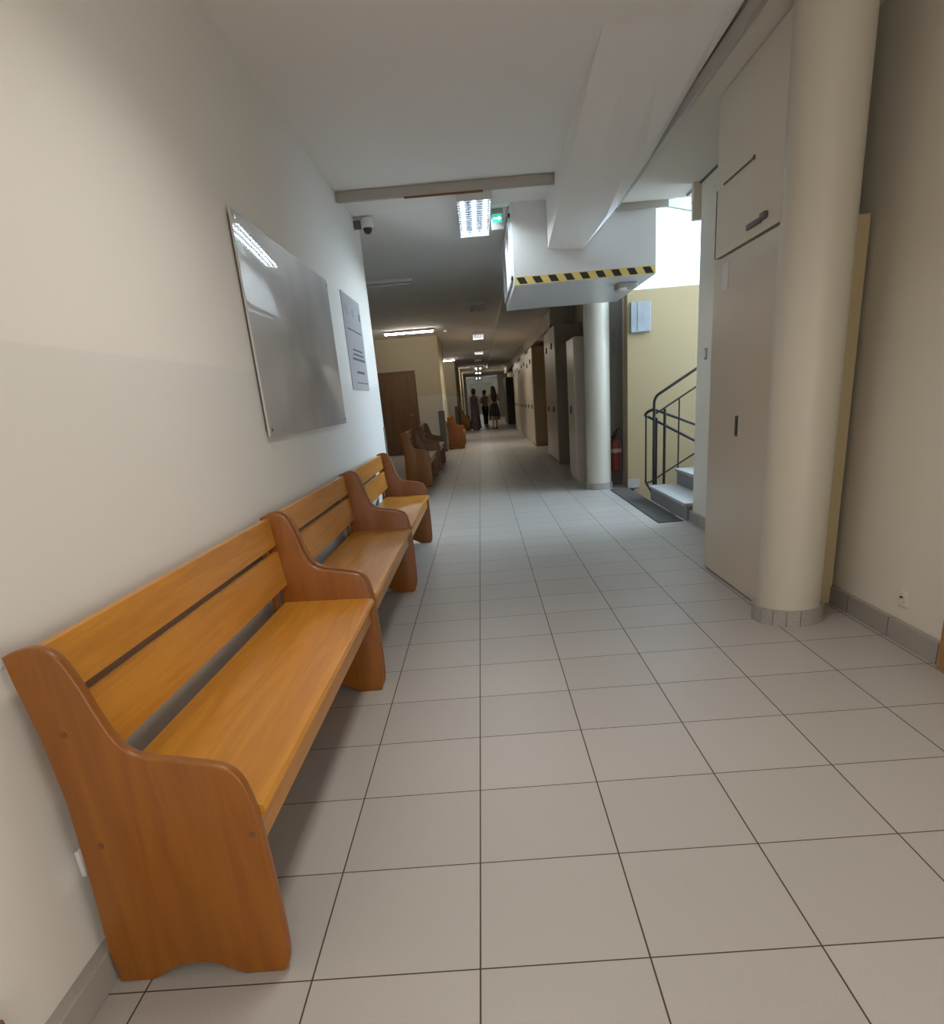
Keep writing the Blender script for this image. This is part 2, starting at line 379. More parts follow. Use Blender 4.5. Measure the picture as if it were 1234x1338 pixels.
# ================================================================== BENCHES
BL = 1.76
def make_bench():
    t = thing('church_bench', '', 'bench')
    W = 0.0   # local x = distance from wall
    top = spline([(0.030, .842), (0.055, .852), (0.097, .857), (0.135, .838), (0.160, .785), (0.184, .700), (0.208, .636), (0.246, .602), (0.325, .584), (0.405, .566), (0.440, .540), (0.458, .485), (0.466, .40), (0.469, .25), (0.468, .09), (0.462, .03), (0.448, .004), (0.435, 0.0)], 5)
    bot = spline([(0.350, 0.0), (0.318, .018), (0.285, .036), (0.240, .042), (0.190, .034), (0.155, .016), (0.125, 0.0)], 4)
    back = [(0.045, 0.0), (0.040, .10), (0.052, .30), (0.060, .50), (0.052, .66), (0.036, .78)]
    prof = top+bot+back
    TH = 0.028
    for y0 in (0.0, BL-TH):
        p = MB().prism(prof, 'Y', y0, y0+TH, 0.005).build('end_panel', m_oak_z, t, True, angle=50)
    pl_ = [q for q in bpy.data.objects if q.parent == t and q.name.startswith('end_panel')]
    near = pl_[0]
    for (x, z) in ((0.445, .392), (0.105, .665), (0.105, .39)):
        MB().cyl((x, -0.0015, z), (x, 0.003, z), 0.007, seg=14).build('wood_plug', m_screw, near, True)
    # slats, leaning back
    def slat(zb, zt, name):
        xb = 0.100-(zb-.54)*0.10; xt = 0.100-(zt-.54)*0.10
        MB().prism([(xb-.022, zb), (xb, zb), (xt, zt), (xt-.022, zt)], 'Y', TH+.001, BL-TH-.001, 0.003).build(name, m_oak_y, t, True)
    slat(.722, .838, 'back_slat'); slat(.545, .695, 'back_slat')
    # two upright battens behind the slats
    for yy in (0.10, BL-0.13):
        MB().box(0.050, 0.069, yy, yy+.035, .44, .80, 0.002).build('back_batten', m_oak_z, t)
    seat = [(0.075, .440), (0.455, .420), (0.470, .424), (0.476, .434), (0.470, .447), (0.455, .452), (0.075, .464)]
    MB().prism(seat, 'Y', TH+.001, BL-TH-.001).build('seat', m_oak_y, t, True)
    MB().box(0.425, 0.447, TH+.001, BL-TH-.001, .335, .421, 0.002).build('front_rail', m_oak_y, t)
    MB().box(0.09, 0.112, TH+.001, BL-TH-.001, .36, .439, 0.002).build('rear_rail', m_oak_y, t)
    return t
proto = make_bench()
BENCH = [
 ((XL+.0, 0.035), 'nearest varnished oak bench, whole end panel showing, against the cream wall', 'oak benches along the left side'),
 ((XL+.0, 1.838), 'second oak bench from the viewer against the cream wall', 'oak benches along the left side'),
 ((XL+.0, 3.672), 'third oak bench from the viewer, daylight shining through its back slats', 'oak benches along the left side'),
 ((-1.215, 10.15), 'shaded oak bench at the alcove, nearer of the two in front of the brown door', 'oak benches along the left side'),
 ((-1.215, 12.95), 'shaded oak bench at the alcove, farther of the two before the brown door', 'oak benches along the left side'),
 ((-0.875, 18.95), 'bright orange oak bench standing just past the alcove corner', 'oak benches along the left side'),
 ((-0.868, 31.06), 'farthest oak bench, small, beside the standing people', 'oak benches along the left side'),
]
for i, ((x, y), lab, grp) in enumerate(BENCH):
    b_ = proto if i == 0 else copy_tree(proto)
    b_.location = (x, y, 0); b_['label'] = lab; b_['group'] = grp

# ================================================================== COLUMNS
def column(x, y, r_, label, top=ZC-.002, n=16):
    t = thing('round_column', label, 'column', (x, y, 0), 'round cream columns on the right')
    MB().cyl((0, 0, 0.0), (0, 0, top), r_, seg=64).build('shaft', m_column, t, True)
    for k in range(n):
        a0, a1 = 2*pi*(k+.02)/n, 2*pi*(k+.98)/n
        R0, R1 = r_-.004, r_+.018
        pts = [(R1*cos(a0+(a1-a0)*j/4), R1*sin(a0+(a1-a0)*j/4)) for j in range(5)]+[(R0*cos(a1-(a1-a0)*j/4), R0*sin(a1-(a1-a0)*j/4)) for j in range(5)]
        MB().prism(pts, 'Z', 0, 0.085).build('base_tile', m_colbase, t)
    return t
column(1.695, 2.385, 0.163, 'thick cream round column nearest the viewer, in front of the tall cupboard', 2.768)
column(1.625, 8.36, 0.160, 'cream round column beyond the stairs, beside the fire extinguisher')

# ================================================================== NEAR CUPBOARD
c = thing('built_in_cupboard', 'tall beige cupboard with recessed handle, behind the nearest column', 'cupboard', (1.62, 2.58, 0))
MB().box(0.02, 0.41, 0, 1.07, 0.0, 1.93, 0.002).build('body', m_cupside, c)
dr = MB().box(0.0, 0.0195, 0.004, 1.066, 0.012, 1.925, 0.002).build('door', m_cupboard, c)
MB().box(-0.004, -0.0005, 0.49, 0.55, 0.92, 1.04, 0.0015).build('handle_plate', m_chrome, dr)
MB().box(-0.006, -0.0042, 0.515, 0.540, 0.935, 1.025, 0.0008).build('handle_recess', m_dark, dr)
MB().box(-0.003, -0.0005, 0.79, 0.90, 1.745, 1.885).build('paper_notice', m_whitep, dr)
up = MB().box(0.0, 0.30, 0.06, 1.07, 1.940, 2.766, 0.002).build('upper_panel', m_right, c)
MB().box(-0.014, -0.0005, 0.30, 0.50, 1.985, 2.012, 0.004).box(-0.022, -0.0005, 0.22, 0.29, 1.99, 2.022, 0.006).build('latch', m_guard, up, True)
MB().box(-0.008, -0.0005, 0.45, 0.93, 2.30, 2.309, 0.002).box(-0.012, -0.0005, 0.44, 0.455, 2.296, 2.316, 0.003).build('cable', m_guard, up)
MB().box(-0.004, -0.0003, 1.055, 1.062, 1.94, 2.30).build('edge_strip', m_guard, up)
tag(MB().box(1.602, 1.612, 2.56, 2.577, 0.0, 2.765).build('corner_bead', m_column), 'thin pale vertical bead between near column and cupboard', 'trim')

# ================================================================== TRUNKING
pts = [(1.475, -3.9), (1.475, 6.16), (1.90, 6.16), (2.03, 6.42)]
tr = thing('cable_trunking', 'grey trunking edging the lower ceiling strip, turning above the stairs', 'trunking', (0, 0, 0))
MB().box(1.427, 1.461, -3.9, 5.948, 2.735, 2.805, 0.006).build('run', m_trunk, tr, True)
MB().box(1.427, 1.91, 5.95, 5.99, 2.715, 2.785, 0.006).build('cross_run', m_trunk, tr, True)
MB().prism([(1.90, 5.95), (2.20, 6.20), (2.185, 6.24), (1.90, 5.99)], 'Z', 2.715, 2.785, 0.004).build('bend', m_trunk, tr, True)
MB().box(1.99, 2.045, 5.47, 5.54, 2.63, 2.699, 0.006).build('junction_box', m_trunk, tr, True)
t2 = thing('cable_trunking', 'grey trunking crossing the ceiling above the first lit lamp', 'trunking', (0, 5.2, ZC))
MB().box(-0.915, 0.815, 0, 0.04, -0.075, -0.002, 0.005).build('run', m_trunk, t2, True)
MB().box(-0.38, 0.25, -0.004, 0.03, -0.084, -0.076, 0.002).build('underside_line', m_screw, t2)  # dark line along part of the trunking's underside
tag(MB().box(-0.5, 1.0, -.01, .01, -.012, 0, .003).build('ceiling_gap_strip', m_guard, origin=(0,0,0)), 'thin dark strip standing in for the shaded gap where right ceiling strip meets wall', 'gap_strip')  # dark strip drawn in place of the shaded gap along the wall
cc = bpy.data.objects['ceiling_gap_strip']; cc.location = (2.043, 4.3, 2.769); cc.rotation_euler = (0, 0, pi/2); cc.scale = (1.55, 1, 1)

# ================================================================== BULKHEAD WITH HAZARD TAPE
bk = thing('stair_bulkhead', 'white underside of the upper stair landing, edged with hazard tape', 'bulkhead', (0.5, 6.0, 2.2))
MB().box(0, 1.31, 0, 1.95, 0, 1.6, 0.004).build('landing_block', m_white, bk)
MB().box(0.004, 1.306, -0.004, -0.0005, 0.004, 0.070).build('hazard_tape', m_yellow, bk)
tp = [o for o in bpy.data.objects if o.name == 'hazard_tape'][0]
sb = MB()
for k in range(9):
    x0 = 0.020+k*0.1455
    sb.prism([(x0, .064), (x0+.072, .064), (x0+.105, .010), (x0+.033, .010)], 'Y', -0.0052, -0.0042)
sb.build('black_stripes', m_black, tp)
# framed panels on the corridor side of the landing
fr = MB()
for (ya, yb, za, zb) in ((0.10, 0.95, 0.06, 0.60), (1.02, 1.86, 0.06, 0.60)):
    for (a, b_, c_, d_) in ((ya, yb, za, za+.035), (ya, yb, zb-.035, zb), (ya, ya+.035, za, zb), (yb-.035, yb, za, zb)):
        fr.box(-0.022, -0.0005, a, b_, c_, d_, 0.002)
fr.build('side_panel_frame', m_white, bk)
e = thing('emergency_lamp', 'small grey lamp box on the underside behind hazard tape', 'lamp', (1.62, 6.45, 2.2))
MB().box(-0.10, 0.10, -0.10, 0.12, -0.045, -0.001, 0.01).build('housing', m_grey, e, True)
MB().box(-0.085, -0.01, -0.11, 0.10, -0.075, -0.046, 0.008).build('lens', m_whitep, e, True)

# ================================================================== STAIRS
s = thing('staircase', 'grey terrazzo stairs rising to the right beyond the wall', 'stairs', (2.0, 5.47, 0))
RZ, TD = 0.168, 0.30
for k in range(9):
    q = MB().box(k*TD, (k+1)*TD+.02, 0, 1.50, max(0, k*RZ-.25) if k else 0.0, (k+1)*RZ-.03, 0.002).build('step', m_stair, s)
    MB().box(k*TD-.02, (k+1)*TD-.001, -.005 if 0 else 0, 1.51, (k+1)*RZ-.0295, (k+1)*RZ, 0.004).build('tread', m_tread, q)
s2 = thing('staircase', 'grey stairs going down behind the black railing', 'stairs', (2.0, 7.06, 0))
for k in range(8):
    MB().box(k*TD, (k+1)*TD+.02, 0, 1.07, -(k+1)*RZ-.3, -(k+1)*RZ, 0.002).build('step', m_stair, s2)
tag(MB().box(1.73, 1.975, 5.47, 8.12, 0.0005, 0.008, 0.002).build('floor_mat', m_mat), 'long charcoal mat strip on the floor before the stairs', 'mat')

R = thing('stair_railing', 'black metal railing at the foot of the stairs', 'railing', (2.0, 7.0, 0))
slope = RZ/TD
hr = [(0.04, 0, .17), (0.04, 0, 1.05)]+[(0.04+.09*(1-cos(a)), 0, 1.05+.11*sin(a)) for a in [radians(v) for v in (15, 30, 45, 60)]]
x0, z0 = hr[-1][0], hr[-1][2]
hr += [(x0+1.9, 0, z0+1.9*slope)]
MB().tube(hr, 0.016).build('handrail', m_rail, R, True)
def mid(z_at0, x1=1.9): return [(0.02, 0, z_at0), (x1, 0, z_at0+(x1)*slope)]
MB().tube([(0.06, 0, .945), (1.9, 0, .945+1.84*slope)], 0.010).build('upper_rail', m_rail, R, True)
MB().tube([(-0.04, 0, .20), (0.0, 0, .20), (1.9, 0, .20+1.9*slope)], 0.010).build('lower_rail', m_rail, R, True)
for x in (0.16, 0.32, 0.62, 0.92):
    MB().tube([(x, 0, (int(x/TD)+1)*RZ), (x, 0, .92+x*slope-.02)], 0.016 if x < .2 else 0.009).build('baluster', m_rail, R, True)
# return of the railing along the descending flight
loop = [(0.05, 0, .99), (0.01, 0.01, .985), (-0.03, 0.03, .965), (-0.045, 0.06, .94), (-0.03, 0.09, .925), (0.0, 0.10, .915)]
MB().tube(spline(loop, 4)+[(1.6, 0.10, .915-1.6*slope*1.0)], 0.016).build('return_rail', m_rail, R, True)
MB().tube([(0.06, 0.02, .985), (1.6, 0.02, .985-1.54*.42)], 0.014).build('descending_handrail', m_rail, R, True)
MB().tube([(-0.04, 0.05, 0.20), (-0.04, 0.05, .94)], 0.010).build('end_post', m_rail, R, True)
MB().tube([(-0.04, 0.0, 0.19), (-0.04, 0.06, 0.20), (0.06, 0.06, 0.03)], 0.010).build('foot_loop', m_rail, R, True)
MB().tube([(0.08, 0.05, 0.03), (0.08, 0.05, .90)], 0.012).build('end_post', m_rail, R, True)

# ================================================================== LOCKERS
def locker(y0, y1, x0, h, label, grp, mt, side=m_lockside, doors=2, tophandles=True, depth=0.5):
    t = thing('locker_cabinet', label, 'cabinet', (x0, y0, 0), grp)
    W = y1-y0
    MB().box(0.02, depth, 0, W-.004, 0.0, h, 0.003).build('body', side, t)
    for k in range(doors):
        a = k*W/doors+.006; b2 = (k+1)*W/doors-.008
        for (za, zb) in ((0.06, 1.10), (1.11, h-.01)) if tophandles else ((0.06, h-.01),):
            dd = MB().box(0, 0.0195, a, b2, za, zb, 0.002).build('door', mt, t)
            hz = .96 if za < .5 else h-.32
            hy = b2-.05 if k % 2 == 0 else a+.02
            if not tophandles: hy = (a+b2)/2-.02; hz = 1.0
            MB().box(-0.018, -0.0005, hy, hy+.03, hz-.05, hz+.05, 0.003).build('handle', m_dark, dd)
    return t
LG = 'lockers along the right wall'
locker(9.25, 10.05, 1.44, 1.95, 'low single-door locker directly behind the second column', LG, m_locker, m_locker2, 1, False, 0.52)
locker(12.25, 13.2, 1.49, 2.37, 'tall cream locker with dark side, first of the high pair', LG, m_locker2)
locker(13.21, 14.3, 1.49, 2.35, 'tall cream locker, second of the high pair with dark handles', LG, m_locker)
locker(17.5, 18.6, 1.45, 2.36, 'tall locker showing a brown wooden side panel', LG, m_locker, m_lockwood)
names = ['second', 'third', 'fourth', 'fifth', 'sixth', 'seventh', 'eighth']
for k in range(7):
    locker(18.61+k*1.3, 19.90+k*1.3, 1.45, 2.40 if k % 3 else 2.30, 'pale locker, %s in the far row beginning at the brown-sided one' % names[k], LG, m_locker if k % 2 else m_locker2, m_locker2)
for (x, y, z, L, H, lab) in ((1.52, 14.35-1.1, 2.352, .5, .1, 'flat dark olive box lying on top of the second tall locker'), (1.50, 19.0, 2.302, .7, .13, 'dark box lying on top of the pale far locker')):
    tag(MB().box(x, x+.4, y, y+L, z, z+H, .005).build('storage_box', m_lockside), lab, 'box')
tag(MB().box(1.97, 2.0, 10.6, 10.65, 1.9, 2.7).build('wall_pipe', m_dark), 'short dark vertical pipe on wall behind the low locker', 'pipe')

# ================================================================== CEILING LAMPS
def lamp(x, y, L, W, n, on, label, mt=None, z=ZC, drop=0.0):
    t = thing('ceiling_lamp', label, 'lamp', (x, y, z), 'ceiling lamps of the corridor')
    MB().box(-W/2, W/2, 0, L, -0.022, -0.001, 0.002).box(-W/2, -W/2+.006, 0, L, -0.075, -0.0225).box(W/2-.006, W/2, 0, L, -0.075, -0.0225)\
        .box(-W/2+.0065, W/2-.0065, 0, .006, -0.075, -0.0225).box(-W/2+.0065, W/2-.0065, L-.006, L, -0.075, -0.0225).build('housing', m_whitep, t)
    if on:
        MB().box(-W/2+.007, W/2-.007, .007, L-.007, -.026, -.0225).box(-W/2+.0065, -W/2+.010, .007, L-.007, -.073, -.0265).box(W/2-.010, W/2-.0065, .007, L-.007, -.073, -.0265).build('reflector', m_louvre, t)
    for k in range(n):
        xx = -W/2+W*(k+.5)/n
        MB().cyl((xx, .03, -0.05-drop), (xx, L-.03, -0.05-drop), 0.013 if on else 0.02, seg=12).build('tube', (mt or m_tube_on) if on else m_tube_off, t, True)
    if on:
        lv = MB()
        for k in range(1, n): lv.box(-W/2+W*k/n-.002, -W/2+W*k/n+.002, .008, L-.008, -0.074, -0.03)
        for j in range(1, int(L/.08)): lv.box(-W/2+.007, W/2-.007, j*.08-.0015, j*.08+.0015, -0.072, -0.062)
        lv.build('louvre', m_louvre, t)
    return t
l0 = lamp(0.15, 0.35, 1.25, 0.30, 3, True, 'louvred ceiling lamp just above the top edge of the photo', emit('lit_tube_near', (1.0, .97, .92), 4))
la = area('lamp_light', (0, 0.62, -0.077), (0, 0.62, -1), 0.28, 1.2, 13.5, (1.0, 0.955, 0.90), 128); la.parent = l0
l9 = lamp(0.15, -3.2, 1.25, 0.30, 3, True, 'unseen louvred ceiling lamp added behind the viewer for bounce light', bpy.data.materials['lit_tube_near'])  # unseen lamp, added to raise the bounce light on the ceiling
lb = area('lamp_light', (0, 0.62, -0.077), (0, 0.62, -1), 0.28, 1.2, 10, (1.0, 0.955, 0.90), 128); lb.parent = l9
lamp(0.175, 5.50, 1.36, 0.30, 3, True, 'nearest lit louvred ceiling lamp with four bright tubes')
lamp(0.18, 12.3, 1.0, 0.28, 2, False, 'unlit ceiling lamp with two pale tubes, beyond the nearest lit lamp')
lamp(0.18, 18.3, 1.5, 0.30, 4, True, 'lit ceiling lamp, second lit one down the corridor', m_tube_far)
lamp(0.19, 25.2, 1.3, 0.32, 4, True, 'lit ceiling lamp, third lit one down the corridor', m_tube_far)
lamp(0.16, 31.5, 1.3, 0.28, 2, False, 'small unlit far ceiling lamp before the people')
lamp(0.13, 38.0, 1.4, 0.45, 2, True, 'lit far ceiling lamp, fourth lit one', m_tube_far, drop=.05)
lamp(0.12, 44.8, 1.4, 0.45, 2, True, 'lit far ceiling lamp, fifth lit one', m_tube_far, drop=.05)
lamp(0.09, 56.5, 1.4, 0.5, 2, True, 'tiny far lit ceiling lamp, second from the corridor end', m_tube_on, drop=.05)
lamp(0.06, 61.5, 1.4, 0.5, 2, True, 'tiny far lit ceiling lamp nearest the corridor end', m_tube_on, drop=.05)
def bar_lamp(x, y, L, on, label, mt=m_tube_far):
    t = thing('ceiling_lamp', label, 'lamp', (x, y, ZC), 'bar lamps of the alcoves')
    MB().box(-L/2, L/2, -.06, .06, -.045, -.001, .004).build('housing', m_whitep, t)
    MB().cyl((-L/2+.02, -.01, -.062), (L/2-.02, -.01, -.062), .017, seg=12).build('tube', mt if on else m_tube_off, t, True)
bar_lamp(-1.02, 9.5, 0.62, False, 'pale unlit bar lamp on the alcove ceiling beside the camera dome')
bar_lamp(-1.42, 16.5, 1.16, True, 'long lit bar lamp on the alcove ceiling above the brown door')
bar_lamp(-1.10, 29.5, 0.6, True, 'short lit bar lamp in the second alcove')
bar_lamp(-1.35, 39.5, 0.8, True, 'far short lit bar lamp low beyond the second alcove')

ex = thing('exit_sign', 'green lit exit sign with white arrow beside the nearest ceiling lamp', 'sign', (0.385, 6.15, ZC))
MB().box(-0.055, 0.055, 0, 0.05, -0.17, -0.001, 0.006).build('housing', m_grey, ex, True)
MB().box(-0.045, 0.045, -0.003, -0.0005, -0.115, -0.045).build('green_face', m_green, ex)
MB().prism([(-.038, -.076), (.010, -.076), (.010, -.062), (.038, -.081), (.010, -.100), (.010, -.086), (-.038, -.086)], 'Y', -0.005, -0.0032).build('arrow', m_exitw, ex)

for (x, y, lab) in ((-0.60, 17.3, 'smoke detector on the alcove ceiling near the long bar lamp'), (0.42, 24.9, 'small detector beside the third lit ceiling lamp')):
    t = tag(MB().lathe([(.055, 0), (.055, -.02), (.03, -.045), (.001, -.046)], (0, 0, -.001), 20).build('smoke_detector', m_whitep, smooth=True), lab, 'detector', 'ceiling detectors'); t.location = (x, y, ZC)

cd = thing('security_camera', 'white dome security camera at the wall corner under the ceiling', 'camera', (-0.80, 6.05, 2.80))
MB().box(-0.118, -0.06, -.035, .035, -.03, .03, .004).build('bracket', m_guard, cd)
MB().lathe([(.02, .055), (.05, .05), (.058, .03), (.058, -.02), (.052, -.03), (.01, -.03)], (0, 0, 0), 28).build('shell', m_whitep, cd, True)
MB().lathe([(.040, -.031), (.038, -.050), (.028, -.068), (.012, -.077), (.001, -.078)], (0, 0, 0), 28).build('lens_dome', m_dark, cd, True)

# ================================================================== WALL ITEMS
bd = thing('map_board', 'large glossy grey map panel on the cream wall above the benches', 'board', (XL, 2.19, 1.16))
def bow(y, z, x0):      # the sheet bulges a little between its fixings
    return (x0+.020*sin(pi*y/1.99)*sin(pi*z/.93)*(1+.25*sin(3*y)), y, z)
pb = MB(); t_ = bmesh.new(); NY, NZ = 48, 24
for x0 in (.012, .022):
    g_ = [[t_.verts.new(bow(1.99*a/NY, .93*b2/NZ, x0)) for b2 in range(NZ+1)] for a in range(NY+1)]
    for a in range(NY):
        for b2 in range(NZ): t_.faces.new((g_[a][b2], g_[a+1][b2], g_[a+1][b2+1], g_[a][b2+1]))
t_.verts.ensure_lookup_table()
rim = [(a, 0) for a in range(NY)]+[(NY, b2) for b2 in range(NZ)]+[(a, NZ) for a in range(NY, 0, -1)]+[(0, b2) for b2 in range(NZ, 0, -1)]
ix = lambda p, k: t_.verts[k*(NY+1)*(NZ+1)+p[0]*(NZ+1)+p[1]]
for k in range(len(rim)):
    p, q = rim[k], rim[(k+1) % len(rim)]
    t_.faces.new((ix(p, 0), ix(q, 0), ix(q, 1), ix(p, 1)))
bmesh.ops.recalc_face_normals(t_, faces=t_.faces[:])
pb.merge(t_); pb.build('panel', m_board, bd, True)
MB().box(0.0005, 0.0118, 0.02, 1.97, 0.02, 0.91).build('backing', m_guard, bd)
for (y, z) in ((.03, .03), (1.96, .03), (.03, .90), (1.96, .90)):
    MB().cyl((0.0221, y, z), (0.028, y, z), .009, seg=14).build('fixing_stud', m_chrome, bd, True)
tag(MB().box(XL+.0005, XL+.003, 2.25, 4.1, 1.10, 1.13).build('shadow_gap_strip', m_left), 'thin wall-coloured strip standing for the shadow gap under the grey map panel', 'trim')  # strip put in for the shadow line below the board

sg = thing('information_sign', 'narrow pale sign with dark text lines beyond the map panel', 'sign', (XL, 4.79, 1.40))
MB().box(0.0005, 0.008, 0, 0.87, 0, 0.72, 0.001).build('panel', m_sign, sg)
tx = None
def words(z, y0, y1, h, wl):
    y = y0; tx = MB()
    while y < y1:
        e_ = min(y1, y+random.uniform(*wl)); tx.box(0.0082, 0.0088, y, e_, z, z+h); y = e_+h*.5
    tx.build('text_line', m_ink, sg)
words(.455, .10, .78, .011, (.05, .12)); words(.305, .24, .72, .014, (.04, .09)); words(.270, .22, .76, .014, (.04, .09)); words(.232, .18, .80, .018, (.06, .12))
words(.130, .30, .70, .020, (.05, .1)); words(.052, .24, .84, .008, (.05, .1))
MB().box(0.0082, 0.0088, .76, .83, .565, .625).build('logo_block', m_ink, sg)
MB().cyl((0.0082, .15, .60), (0.0088, .15, .60), .04, seg=24).build('round_logo', m_inkgrey, sg)
MB().box(0.0082, 0.0088, .22, .32, .575, .585).build('text_line', m_inkgrey, sg); MB().box(0.0082, 0.0088, .22, .30, .60, .61).build('text_line', m_inkgrey, sg)
MB().box(0.0082, 0.0088, .42, .50, .57, .63).build('logo_block', m_inkgrey, sg)

def guard(x, y, lab, w=.012, d_=.05):
    tag(MB().box(x, x+w, y, y+d_, 0.0, 1.06, .002).build('corner_guard', m_guard), lab, 'corner guard', 'grey corner guards')
guard(XL+.0005, 6.33, 'dark grey corner guard at the end of the cream bench wall', .006, .075)
tag(MB().box(-1.03, -0.86, 18.34, 18.37, 0.0, 1.04, .003).build('corner_guard', m_guard), 'wide grey corner guard on the alcove wall behind the far benches', 'corner guard', 'grey corner guards')
tag(MB().box(-1.02, -0.87, 30.95, 30.99, 0.0, 1.04, .003).build('corner_guard', m_guard), 'grey corner guard far off behind the orange bench', 'corner guard', 'grey corner guards')

so = thing('wall_socket', 'round white power socket low on the right wall', 'socket', (XR, 1.92, 0.21))
MB().box(-0.008, -0.0005, -.04, .04, -.04, .04, .003).build('plate', m_right, so)
MB().cyl((-0.0085, 0, 0.003), (-0.012, 0, 0.003), .026, seg=24).build('ring', m_right, so, True)
MB().cyl((-0.0121, 0, 0.006), (-0.0128, 0, 0.008), .011, seg=24).build('socket_hole', m_dark, so, True)
sw = thing('light_switch', 'small light switch on the grey wall left of the cupboard', 'switch', (XR, 5.18, 1.46))
MB().box(-0.008, -0.0005, -.035, .035, -.045, .045, .002).build('plate', m_grey, sw)
MB().box(-0.012, -0.0085, -.02, .02, -.028, .028, .002).build('rocker', m_whitep, sw)
ws = thing('wall_socket', 'white socket on the left wall behind the nearest bench', 'socket', (XL, 0.12, 0.31))
MB().box(0.0005, 0.014, -.035, .035, -.035, .035, .004).build('plate', m_whitep, ws, True)
tag(MB().box(XL+.0005, XL+.02, -0.02, 0.055, .815, .855, .004).build('wall_bracket', m_whitep), 'small white plastic bracket at the left photo edge behind the bench top', 'bracket')

mb = thing('electrical_box', 'flat blue-grey metal box high on the yellow stair wall', 'box', (2.0, 8.15, 1.86))
MB().box(0.005, 0.245, -.06, -.0005, 0, .335, .004).build('casing', m_panelgrey, mb)
MB().box(0.085, 0.238, -.066, -.0605, .01, .325, .002).build('lid', m_panelgrey, mb)

fe = thing('fire_extinguisher', 'red fire extinguisher hanging in the recess beside the second column', 'fire extinguisher', (1.875, 8.50, 0.19))
MB().lathe([(.05, 0), (.075, .012), (.08, .03), (.08, .34), (.07, .385), (.04, .42), (.024, .435), (.024, .45)], (0, 0, 0), 32).build('cylinder', m_red, fe, True)
MB().lathe([(.0815, .25), (.0815, .30)], (0, 0, 0), 32).build('label_band', mat('pale_label', (.55, .42, .40), .5), fe, True)
MB().cyl((0, 0, .4505), (0, 0, .49), .022, seg=16).box(-.02, .02, -.10, .02, .490, .505, .003).build('valve', m_dark, fe, True)
MB().tube([(0, -.01, .505), (.02, -.04, .55), (.03, -.09, .555)], .009).build('lever', m_dark, fe, True)
MB().tube(spline([(-.02, 0, .47), (-.09, -.01, .43), (-.105, -.02, .30), (-.10, -.02, .15)], 5), .010).build('hose', m_dark, fe, True)
MB().box(-.03, .03, .0815, .119, .28, .36, .003).build('bracket', m_dark, fe)
vs = thing('door_sign', 'narrow dark vertical lettering strip above the fire extinguisher', 'sign', (1.885, 8.618, 1.66))
MB().box(-.014, .014, -.003, -.001, 0, .07).box(-.012, .012, -.003, -.001, .10, .16).box(-.014, .014, -.003, -.001, .19, .28).build('letters', m_guard, vs)
tag(MB().box(1.795, 1.82, 8.57, 8.619, 1.50, 1.68, .004).build('door_handle_bar', m_dark), 'dark upright door handle beside the second column', 'handle')

# ================================================================== PEOPLE
def skin_body(name, verts, edges, radii, m, parent=None):
    me = bpy.data.meshes.new(name); me.from_pydata(verts, edges, []); me.update()
    o = bpy.data.objects.new(name, me); COL.objects.link(o)
    md = o.modifiers.new('skin', 'SKIN'); md.use_smooth_shade = True
    if not me.skin_vertices: me.skin_vertices.new() if hasattr(me.skin_vertices, 'new') else None
    for i, r_ in enumerate(radii):
        sv = me.skin_vertices[0].data[i]
        sv.radius = (r_, r_) if not isinstance(r_, tuple) else r_
        sv.use_root = (i == 0)
    sd = o.modifiers.new('sub', 'SUBSURF'); sd.levels = 2; sd.render_levels = 2
    me.materials.append(m)
    if parent: o.parent = parent
    return o
m_skin = mat('skin', (0.50, 0.30, 0.21), 0.6)
m_hair = mat('dark_hair', (0.025, 0.015, 0.01), 0.5)
def ring(cx, cy, z, rx, ry, n=20, wob=0.0, ph=0.0):
    return [(cx+rx*(1+wob*sin(6*a+ph))*cos(a), cy+ry*(1+wob*sin(6*a+ph))*sin(a), z) for a in [2*pi*k/n for k in range(n)]]

def person(x, y, rz, h, label, legs, arms, clothes, hair, sc=1.0):
    t = thing('person', label, 'person', (x, y, 0), None); t.rotation_euler = (0, 0, rz); t.scale = (h/1.68,)*3
    # 0 pelvis; faces -Y
    V = [(0, 0, .93), (0, 0, 1.06), (0, 0, 1.22), (0, 0, 1.36), (0, -.01, 1.44), (0, -.02, 1.50), (0, -.025, 1.60)]
    Rr = [(.135, .10), (.115, .085), (.13, .095), (.11, .08), (.045, .045), (.055, .06), (.082, .098)]
    E_ = [(i, i+1) for i in range(6)]
    for sx, (hip, knee, ank, toe) in zip((-1, 1), legs):
        b0 = len(V)
        V += [hip, knee, ank, toe]; Rr += [.085, .055, .036, .034]
        E_ += [(0, b0), (b0, b0+1), (b0+1, b0+2), (b0+2, b0+3)]
    for (sh, el, wr, ha) in arms:
        b0 = len(V)
        V += [sh, el, wr, ha]; Rr += [.052, .038, .026, .030]
        E_ += [(3, b0), (b0, b0+1), (b0+1, b0+2), (b0+2, b0+3)]
        # fingers rooted in the palm
        d = (Vector(ha)-Vector(wr)).normalized(); sd = d.cross(Vector((0, 1, 0.3))).normalized()
        for k in range(5):
            base = Vector(ha)+sd*(k-2)*.012
            tip = base+d*(.06 if k else .035)+sd*(-.02 if k == 0 else 0)+Vector((0, -.012, 0))
            b1 = len(V); V.append(tuple(tip)); Rr.append(.008); E_.append((b0+3, b1))
    body = skin_body('body', V, E_, Rr, m_skin, t)
    # face features
    MB().cyl((0, -.122, 1.595), (0, -.145, 1.575), .008, .014, 8).build('nose', m_skin, t, True)
    for nm, m_, rings_ in clothes:
        MB().loft(rings_, True).build(nm, m_, t, True, angle=80)
    MB().loft(hair, True).build('hair', m_hair, t, True, angle=80)
    return t
